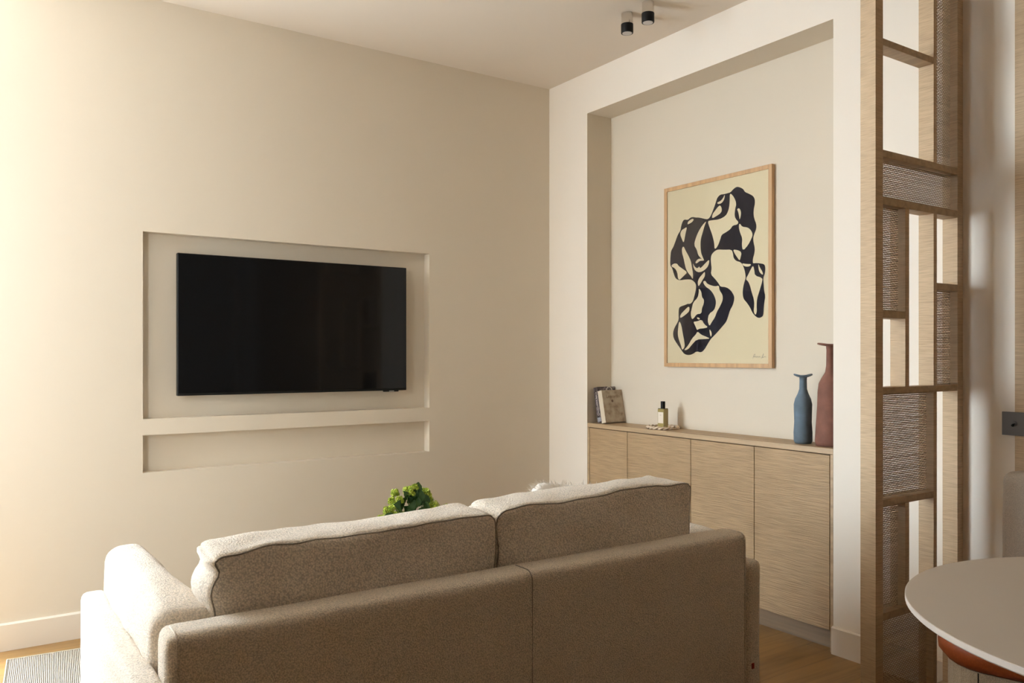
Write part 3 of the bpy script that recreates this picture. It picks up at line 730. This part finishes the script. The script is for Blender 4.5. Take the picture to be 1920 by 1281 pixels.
# ------------------------------------------------------------------ rug
rot = math.radians(-4.8)
rg = thing('rug', 'flat woven rug with pale and grey ribs on the oak floor', 'rug', (-2.973, -.162, 0), (0, 0, rot))
a = N('ribbed rug').base((.55, .5, .43), .95); v = a.coord()
wv = a.n('ShaderNodeTexWave', Scale=1/(.0135)*.159*4, Distortion=.8, _bands_direction='X'); wv.inputs['Detail'].default_value = 2; wv.inputs['Detail Scale'].default_value = .35
a.l(v, wv.inputs['Vector']); a.col(a.ramp(wv.outputs['Fac'], [(.2, (.20, .165, .13)), (.55, (.29, .245, .195)), (.8, (.35, .30, .24))])); a.bump(wv.outputs['Fac'], .9, .004)
obj('pile', box(.008, 2.3, -2.0, -.008, .0005, .010), a.m, rg, local=True, bevel=.003)
bm = bmesh.new(); tube(bm, [(0.004, -.004, .0065), (2.304, -.004, .0065), (2.304, -2.004, .0065), (.004, -2.004, .0065)], .006, 8, True); obj('binding', bm, plain('rug binding', (.35, .31, .24), .9), rg, local=True)

# ------------------------------------------------------------------ dining corner
tc, tr = (-1.056, -3.658), .574
dt = thing('dining_table', 'round greige dining table with a pale edge at the right', 'dining table', (*tc, 0))
bm = bmesh.new(); lathe(bm, [(tr-.004, .7345), (tr-.0005, .738), (tr-.0005, .7488), (tr-.001, .7494)], 128, (*tc, 0)); obj('edge_band', bm, M_edge, dt)
bm = bmesh.new(); lathe(bm, [(tr-.002, .7495), (tr-.002, .7502)], 128, (*tc, 0)); obj('tabletop', bm, M_table, dt)
bm = bmesh.new(); lathe(bm, [(.24, 0), (.24, .012), (.05, .03), (.04, .06), (.04, .70), (.12, .734)], 48, (*tc, 0)); obj('pedestal', bm, M_edge, dt, smooth=False)
plan = [(-.02, -2.885), (-.60, -2.885), (-.66, -2.893), (-.71, -2.917), (-.745, -2.950), (-.768, -2.985), (-.777, -3.02), (-.775, -3.05), (-.764, -3.095), (-.748, -3.15), (-.738, -3.22), (-.735, -3.35), (-.735, -4.6), (-.02, -4.6)]
bq = thing('banquette', 'built in bench with rust seat, linen back and cane clad base behind the dining table', 'bench', (-.37, -3.7, 0))
def inset(pts, d):
    cx, cy = -.4, -3.7
    return [(x+(d if x < -.1 else 0), y-(d if y > -3.0 else 0)) for x, y in pts]
bm = bmesh.new(); prism(bm, inset(plan, .006), .0, .40); obj('cane_base', bm, mat_fabric('cane cladding', (.50, .41, .295), 300, .7, .002, .75, 120), bq)
for x, y in ((-.7715, -3.043), (-.742, -3.135), (-.729, -3.5)):
    obj('base_seam', box(x, x+.004, y-.0012, y+.0012, .02, .398), M_black, bq)
def seatring(bm):
    layers = [(.012, .40), (.0, .405), (-.012, .425), (-.014, .45), (-.006, .47), (.012, .482), (.04, .486)]
    rings = [[bm.verts.new((x, y, z)) for x, y in inset(plan, d)] for d, z in layers]
    n = len(plan)
    for a, b in zip(rings, rings[1:]):
        for i in range(n): bm.faces.new((a[i], a[(i+1) % n], b[(i+1) % n], b[i]))
    bm.faces.new(rings[-1]); bm.faces.new(list(reversed(rings[0])))
bm = bmesh.new(); seatring(bm); obj('seat_cushion', bm, M_rust, bq, smooth=True, label='rust coloured seat cushion')
bm, lp = cushion(-.082, -3.705, .69, .13, 1.80, .40, .035, (.012, 0, 0), .002, 41, (8, 50, 16)); obj('backrest', bm, M_linen, bq, smooth=True, label='upright linen backrest')

sw = thing('light_switch', 'dark bronze toggle light switch at the edge of the veneered panel', 'light switch', (-.02, -2.798, 1.047))
obj('plate', box(-.019, -.0125, -2.84, -2.756, 1.005, 1.089), M_steel, sw, bevel=.0012)
bm = bmesh.new(); lathe(bm, [(.0001, 0), (.009, .0006), (.0095, 0.0)], 24); 
M = Matrix.Translation((-.0192, -2.798, 1.047)) @ Matrix.Rotation(-PI/2, 4, 'Y')
for v in bm.verts: v.co = M @ v.co
obj('toggle_collar', bm, M_steel, sw)
bm = bmesh.new(); tube(bm, [(-.019, -2.798, 1.047), (-.030, -2.799, 1.044), (-.036, -2.800, 1.042)], [.0025, .004, .005], 12); obj('toggle', bm, M_black, sw, smooth=True, label='small black toggle')

# ------------------------------------------------------------------ daylight
# a hazy sky outside the windows: the glow of a veiled sun stands beyond window_1; portals only guide the sampling
def portal(loc, inward, sx, sy):
    li = bpy.data.lights.new('window_portal', 'AREA'); li.shape = 'RECTANGLE'; li.size = sx; li.size_y = sy; li.cycles.is_portal = True
    o = bpy.data.objects.new('window_portal', li); C.objects.link(o); o.location = loc
    o.rotation_euler = Vector(inward).to_track_quat('-Z', 'Y').to_euler(); return o
c1 = P1 + d1*.345 + n1*.03
portal((c1.x, c1.y, 1.725), -n1, .32, 1.88)
c2 = Q1 + d2*.36 + n2*.03
portal((c2.x, c2.y, 1.675), -n2, .25, 1.48)
SKY, GROUND, GLOW = 27, 21, 2
wd = bpy.data.worlds.new('hazy sky'); S.world = wd; wd.use_nodes = True; wt = wd.node_tree
bg = wt.nodes['Background']; bg.inputs['Color'].default_value = (.78, .89, .975, 1)
def wn(typ, **k):
    o = wt.nodes.new(typ)
    for a_, b_ in k.items(): setattr(o, a_, b_)
    return o
def math_(op, a_, b_=None, c_=None):
    o = wn('ShaderNodeMath', operation=op)
    for i, q in enumerate((a_, b_, c_)):
        if q is None: continue
        if isinstance(q, (int, float)): o.inputs[i].default_value = q
        else: wt.links.new(q, o.inputs[i])
    return o.outputs[0]
tcw = wn('ShaderNodeTexCoord'); sep = wn('ShaderNodeSeparateXYZ'); wt.links.new(tcw.outputs['Generated'], sep.inputs[0])
mr = wn('ShaderNodeMapRange', interpolation_type='SMOOTHSTEP'); wt.links.new(sep.outputs['Z'], mr.inputs['Value'])
mr.inputs['From Min'].default_value = -.14; mr.inputs['From Max'].default_value = .16; el = mr.outputs['Result']
az = math_('ADD', math_('MULTIPLY', sep.outputs['X'], -.84), math_('MULTIPLY', sep.outputs['Y'], .543))
lobe = math_('POWER', math_('MAXIMUM', az, 0.0), 4.0)
st = math_('ADD', math_('MULTIPLY_ADD', el, SKY-GROUND, GROUND), math_('MULTIPLY', math_('MULTIPLY', lobe, GLOW), math_('MULTIPLY_ADD', el, .7, .3)))
wt.links.new(st, bg.inputs['Strength'])

# ------------------------------------------------------------------ camera
cam = bpy.data.cameras.new('camera'); co = bpy.data.objects.new('camera', cam); C.objects.link(co)
co.location = (-3.1433, -4.2103, 1.2906); co.rotation_euler = (PI/2, 0, -.59567)
cam.sensor_width = 36; cam.sensor_fit = 'HORIZONTAL'; cam.lens = 1533.888/1920*36
cam.shift_y = (667.161-640.5)/1920; cam.clip_start = .02
S.camera = co
S.view_settings.view_transform = 'Standard'; S.view_settings.look = 'None'
S.view_settings.exposure = 0.0; S.view_settings.gamma = 1; S.view_settings.use_curve_mapping = False
S.cycles.use_denoising = True
S.cycles.caustics_reflective = False; S.cycles.caustics_refractive = False
S.cycles.max_bounces = 14; S.cycles.diffuse_bounces = 8; S.cycles.sample_clamp_indirect = 6
